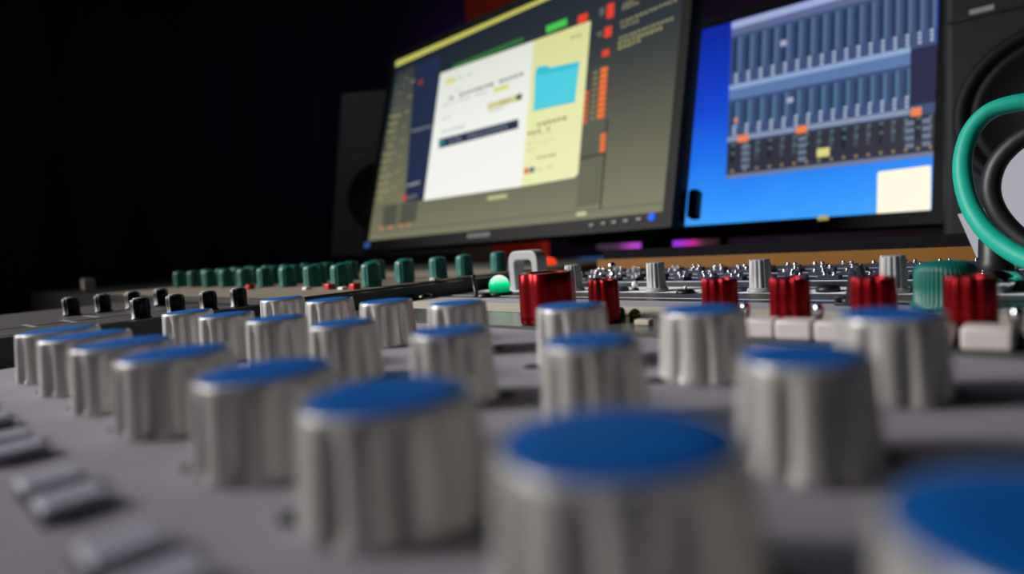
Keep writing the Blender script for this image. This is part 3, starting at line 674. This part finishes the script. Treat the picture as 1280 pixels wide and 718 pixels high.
# ================================================================== BEHIND THE SCREENS
q = [on_y(x, y, 1.30) for x, y in ((563, -70), (655, -70), (678, 348), (600, 348))]
mb = MB(); th = .03; vs = [(p.x, p.y + (.16 * (p.z - q[3].z)) * .3, p.z) for p in q]; vs += [(a, b + th, c) for a, b, c in vs]
zf = -ZC + .002; vs2 = []
mb.add(vs, [(3, 2, 1, 0), (4, 5, 6, 7), (0, 1, 5, 4), (1, 2, 6, 5), (2, 3, 7, 6), (3, 0, 4, 7)], M['orange'])
# carried on a dark stand down to the floor
op = thing('acoustic_panel', 'orange felt panel behind the large monitor', 'acoustic panel', (q[3].x, 1.30, -ZC))
off = op.location - Vector((0, 0, ZC)); mb.v = [tuple(Vector(v) - off) for v in mb.v]; mb.build('felt_board', op)['label'] = 'orange felt board'
d = MB(); cxp = (q[3].x + q[2].x) / 2 - q[3].x; box(d, (cxp, .025, (q[3].z + ZC) / 2), (.10, .02, q[3].z + ZC), M['black']); box(d, (cxp, .025, .01), (.30, .30, .02), M['black']); d.build('stand', op)
# purple light bar
a, b_ = on_y(748, 304, .93), on_y(898, 305, .93)
lb = thing('light_bar', 'purple glowing light bar under the monitors', 'light', ((a.x + b_.x) / 2, .93, MT))
L_ = b_.x - a.x; cz = (a.z + b_.z) / 2 - MT
pm = bpy.data.materials.new('purple_tube'); pm.use_nodes = True; nt = pm.node_tree; b = nt.nodes['Principled BSDF']
tc = nt.nodes.new('ShaderNodeTexCoord'); sx = nt.nodes.new('ShaderNodeSeparateXYZ'); mr = nt.nodes.new('ShaderNodeMapRange'); cr = nt.nodes.new('ShaderNodeValToRGB')
mr.inputs[1].default_value = -L_ / 2; mr.inputs[2].default_value = L_ / 2
nt.links.new(tc.outputs['Object'], sx.inputs[0]); nt.links.new(sx.outputs['X'], mr.inputs[0]); nt.links.new(mr.outputs[0], cr.inputs[0])
e = cr.color_ramp.elements; e[0].position = 0; e[0].color = lin((34, 22, 38)); e[1].position = 1; e[1].color = lin((44, 28, 34))
for p_, c_ in ((.20, (64, 28, 66)), (.34, (180, 60, 190)), (.60, (140, 50, 235)), (.70, (150, 45, 225)), (.82, (190, 40, 140)), (.90, (80, 36, 50))): k = e.new(p_); k.color = lin(c_)
nt.links.new(cr.outputs[0], b.inputs['Emission Color']); b.inputs['Emission Strength'].default_value = 1.0
d = MB(); box(d, (0, 0, cz), (L_, .012, .016), pm); d.build('tube', lb, bevel=.003)['label'] = 'purple glowing tube'
d = MB(); box(d, (0, .010, cz), (L_ + .02, .006, .030), M['black']); 
for sx_ in (-.4, .4): box(d, (sx_ * L_, .012, cz / 2), (.012, .012, cz), M['black'])
d.build('holder', lb)

# ================================================================== ROOM
def struct(name, c, s, m):
    mb = MB(); box(mb, c, s, m); o = mb.build(name, None, (0, 0, ZC)); o['kind'] = 'structure'; return o
X0, X1, Y0, Y1, ZT = -2.7, 1.6, -1.6, 1.75, 1.75
struct('floor', ((X0 + X1) / 2, (Y0 + Y1) / 2, -ZC - .05), (X1 - X0 + .2, Y1 - Y0 + .2, .1), M['floor'])
struct('ceiling', ((X0 + X1) / 2, (Y0 + Y1) / 2, ZT + .05), (X1 - X0 + .2, Y1 - Y0 + .2, .1), M['ceil'])
struct('wall_back', ((X0 + X1) / 2, Y1 + .05, (ZT - ZC) / 2), (X1 - X0 + .2, .1, ZT + ZC), M['wall'])
struct('wall_left', (X0 - .05, (Y0 + Y1) / 2, (ZT - ZC) / 2), (.1, Y1 - Y0, ZT + ZC), M['wall'])
struct('wall_right', (X1 + .05, (Y0 + Y1) / 2, (ZT - ZC) / 2), (.1, Y1 - Y0, ZT + ZC), M['wall'])
struct('wall_front', ((X0 + X1) / 2, Y0 - .05, (ZT - ZC) / 2), (X1 - X0 + .2, .1, ZT + ZC), M['wall'])
mb = MB(); n = 150; vs = []; fs = []; path = []
for i in range(n + 1):
    t = i / n; path.append((X0 + .10 + .030 * math.sin(t * 75) + .012 * math.sin(t * 31 + 1), Y0 + .15 + (Y1 - Y0 - .25) * t))
for k in (0, 1):
    for z in (-ZC + .015, ZT - .02):
        for (x, y) in path: vs.append((x + .004 * k, y, z))
w1 = n + 1
for k in (0, 1):
    for i in range(n): o_ = k * 2 * w1; fs.append((o_ + i, o_ + i + 1, o_ + w1 + i + 1, o_ + w1 + i))
for i in range(n): fs += [(i, i + 1, 2 * w1 + i + 1, 2 * w1 + i), (w1 + i, w1 + i + 1, 3 * w1 + i + 1, 3 * w1 + i)]
mb.add(vs, fs, M['curtain'], True)
tag(mb.build('curtain', None, (0, 0, ZC)), 'long black pleated curtain along the left wall', 'curtain')

# ================================================================== LIGHT
def area(name, loc, target, size, power, col, sy=None):
    l = bpy.data.lights.new(name, 'AREA'); l.energy = power; l.color = col; l.size = size
    if sy: l.shape = 'RECTANGLE'; l.size_y = sy
    o = bpy.data.objects.new(name, l); C.objects.link(o); o.location = W(loc)
    o.rotation_euler = (Vector(target) - Vector(loc)).to_track_quat('-Z', 'Y').to_euler(); return o
sl = bpy.data.lights.new('added_key_spot', 'SPOT'); sl.energy = 205; sl.color = (1, .97, .94); sl.shadow_soft_size = .34; sl.spot_size = math.radians(35); sl.spot_blend = 1  # unseen key from the left; its narrow cone imitates the photographer's shadow
so = bpy.data.objects.new('added_key_spot', sl); C.objects.link(so); so.location = W((-1.25, -.60, .55)); so.rotation_euler = (Vector((-.23, .38, 0)) - Vector((-1.25, -.60, .55))).to_track_quat('-Z', 'Y').to_euler()
area('added_fill_light', (-1.35, -.25, 1.45), (-.6, .45, 0), .7, 2.6, (.88, .90, 1))  # unseen fill, added to brighten the left speaker and knob sides
area('purple_wall_light', (-1.85, 1.45, .95), (-2.3, 1.75, .72), .15, .5, (.5, .1, 1))
area('purple_shelf_light', (-.60, 1.35, .30), (-.9, 1.75, .7), .25, .9, (.55, .12, 1))
area('added_panel_fill', (-.62, 1.02, .50), (-.55, 1.30, .2), .10, 1.6, (1, .75, .6))  # unseen light added to brighten the orange felt panel
w = bpy.data.worlds.new('world'); bpy.context.scene.world = w; w.use_nodes = True
w.node_tree.nodes['Background'].inputs[0].default_value = (.55, .6, .8, 1); w.node_tree.nodes['Background'].inputs[1].default_value = .02
sc = bpy.context.scene
sc.view_settings.view_transform = 'Standard'; sc.view_settings.look = 'None'; sc.view_settings.exposure = 0; sc.view_settings.gamma = 1; sc.view_settings.use_curve_mapping = False
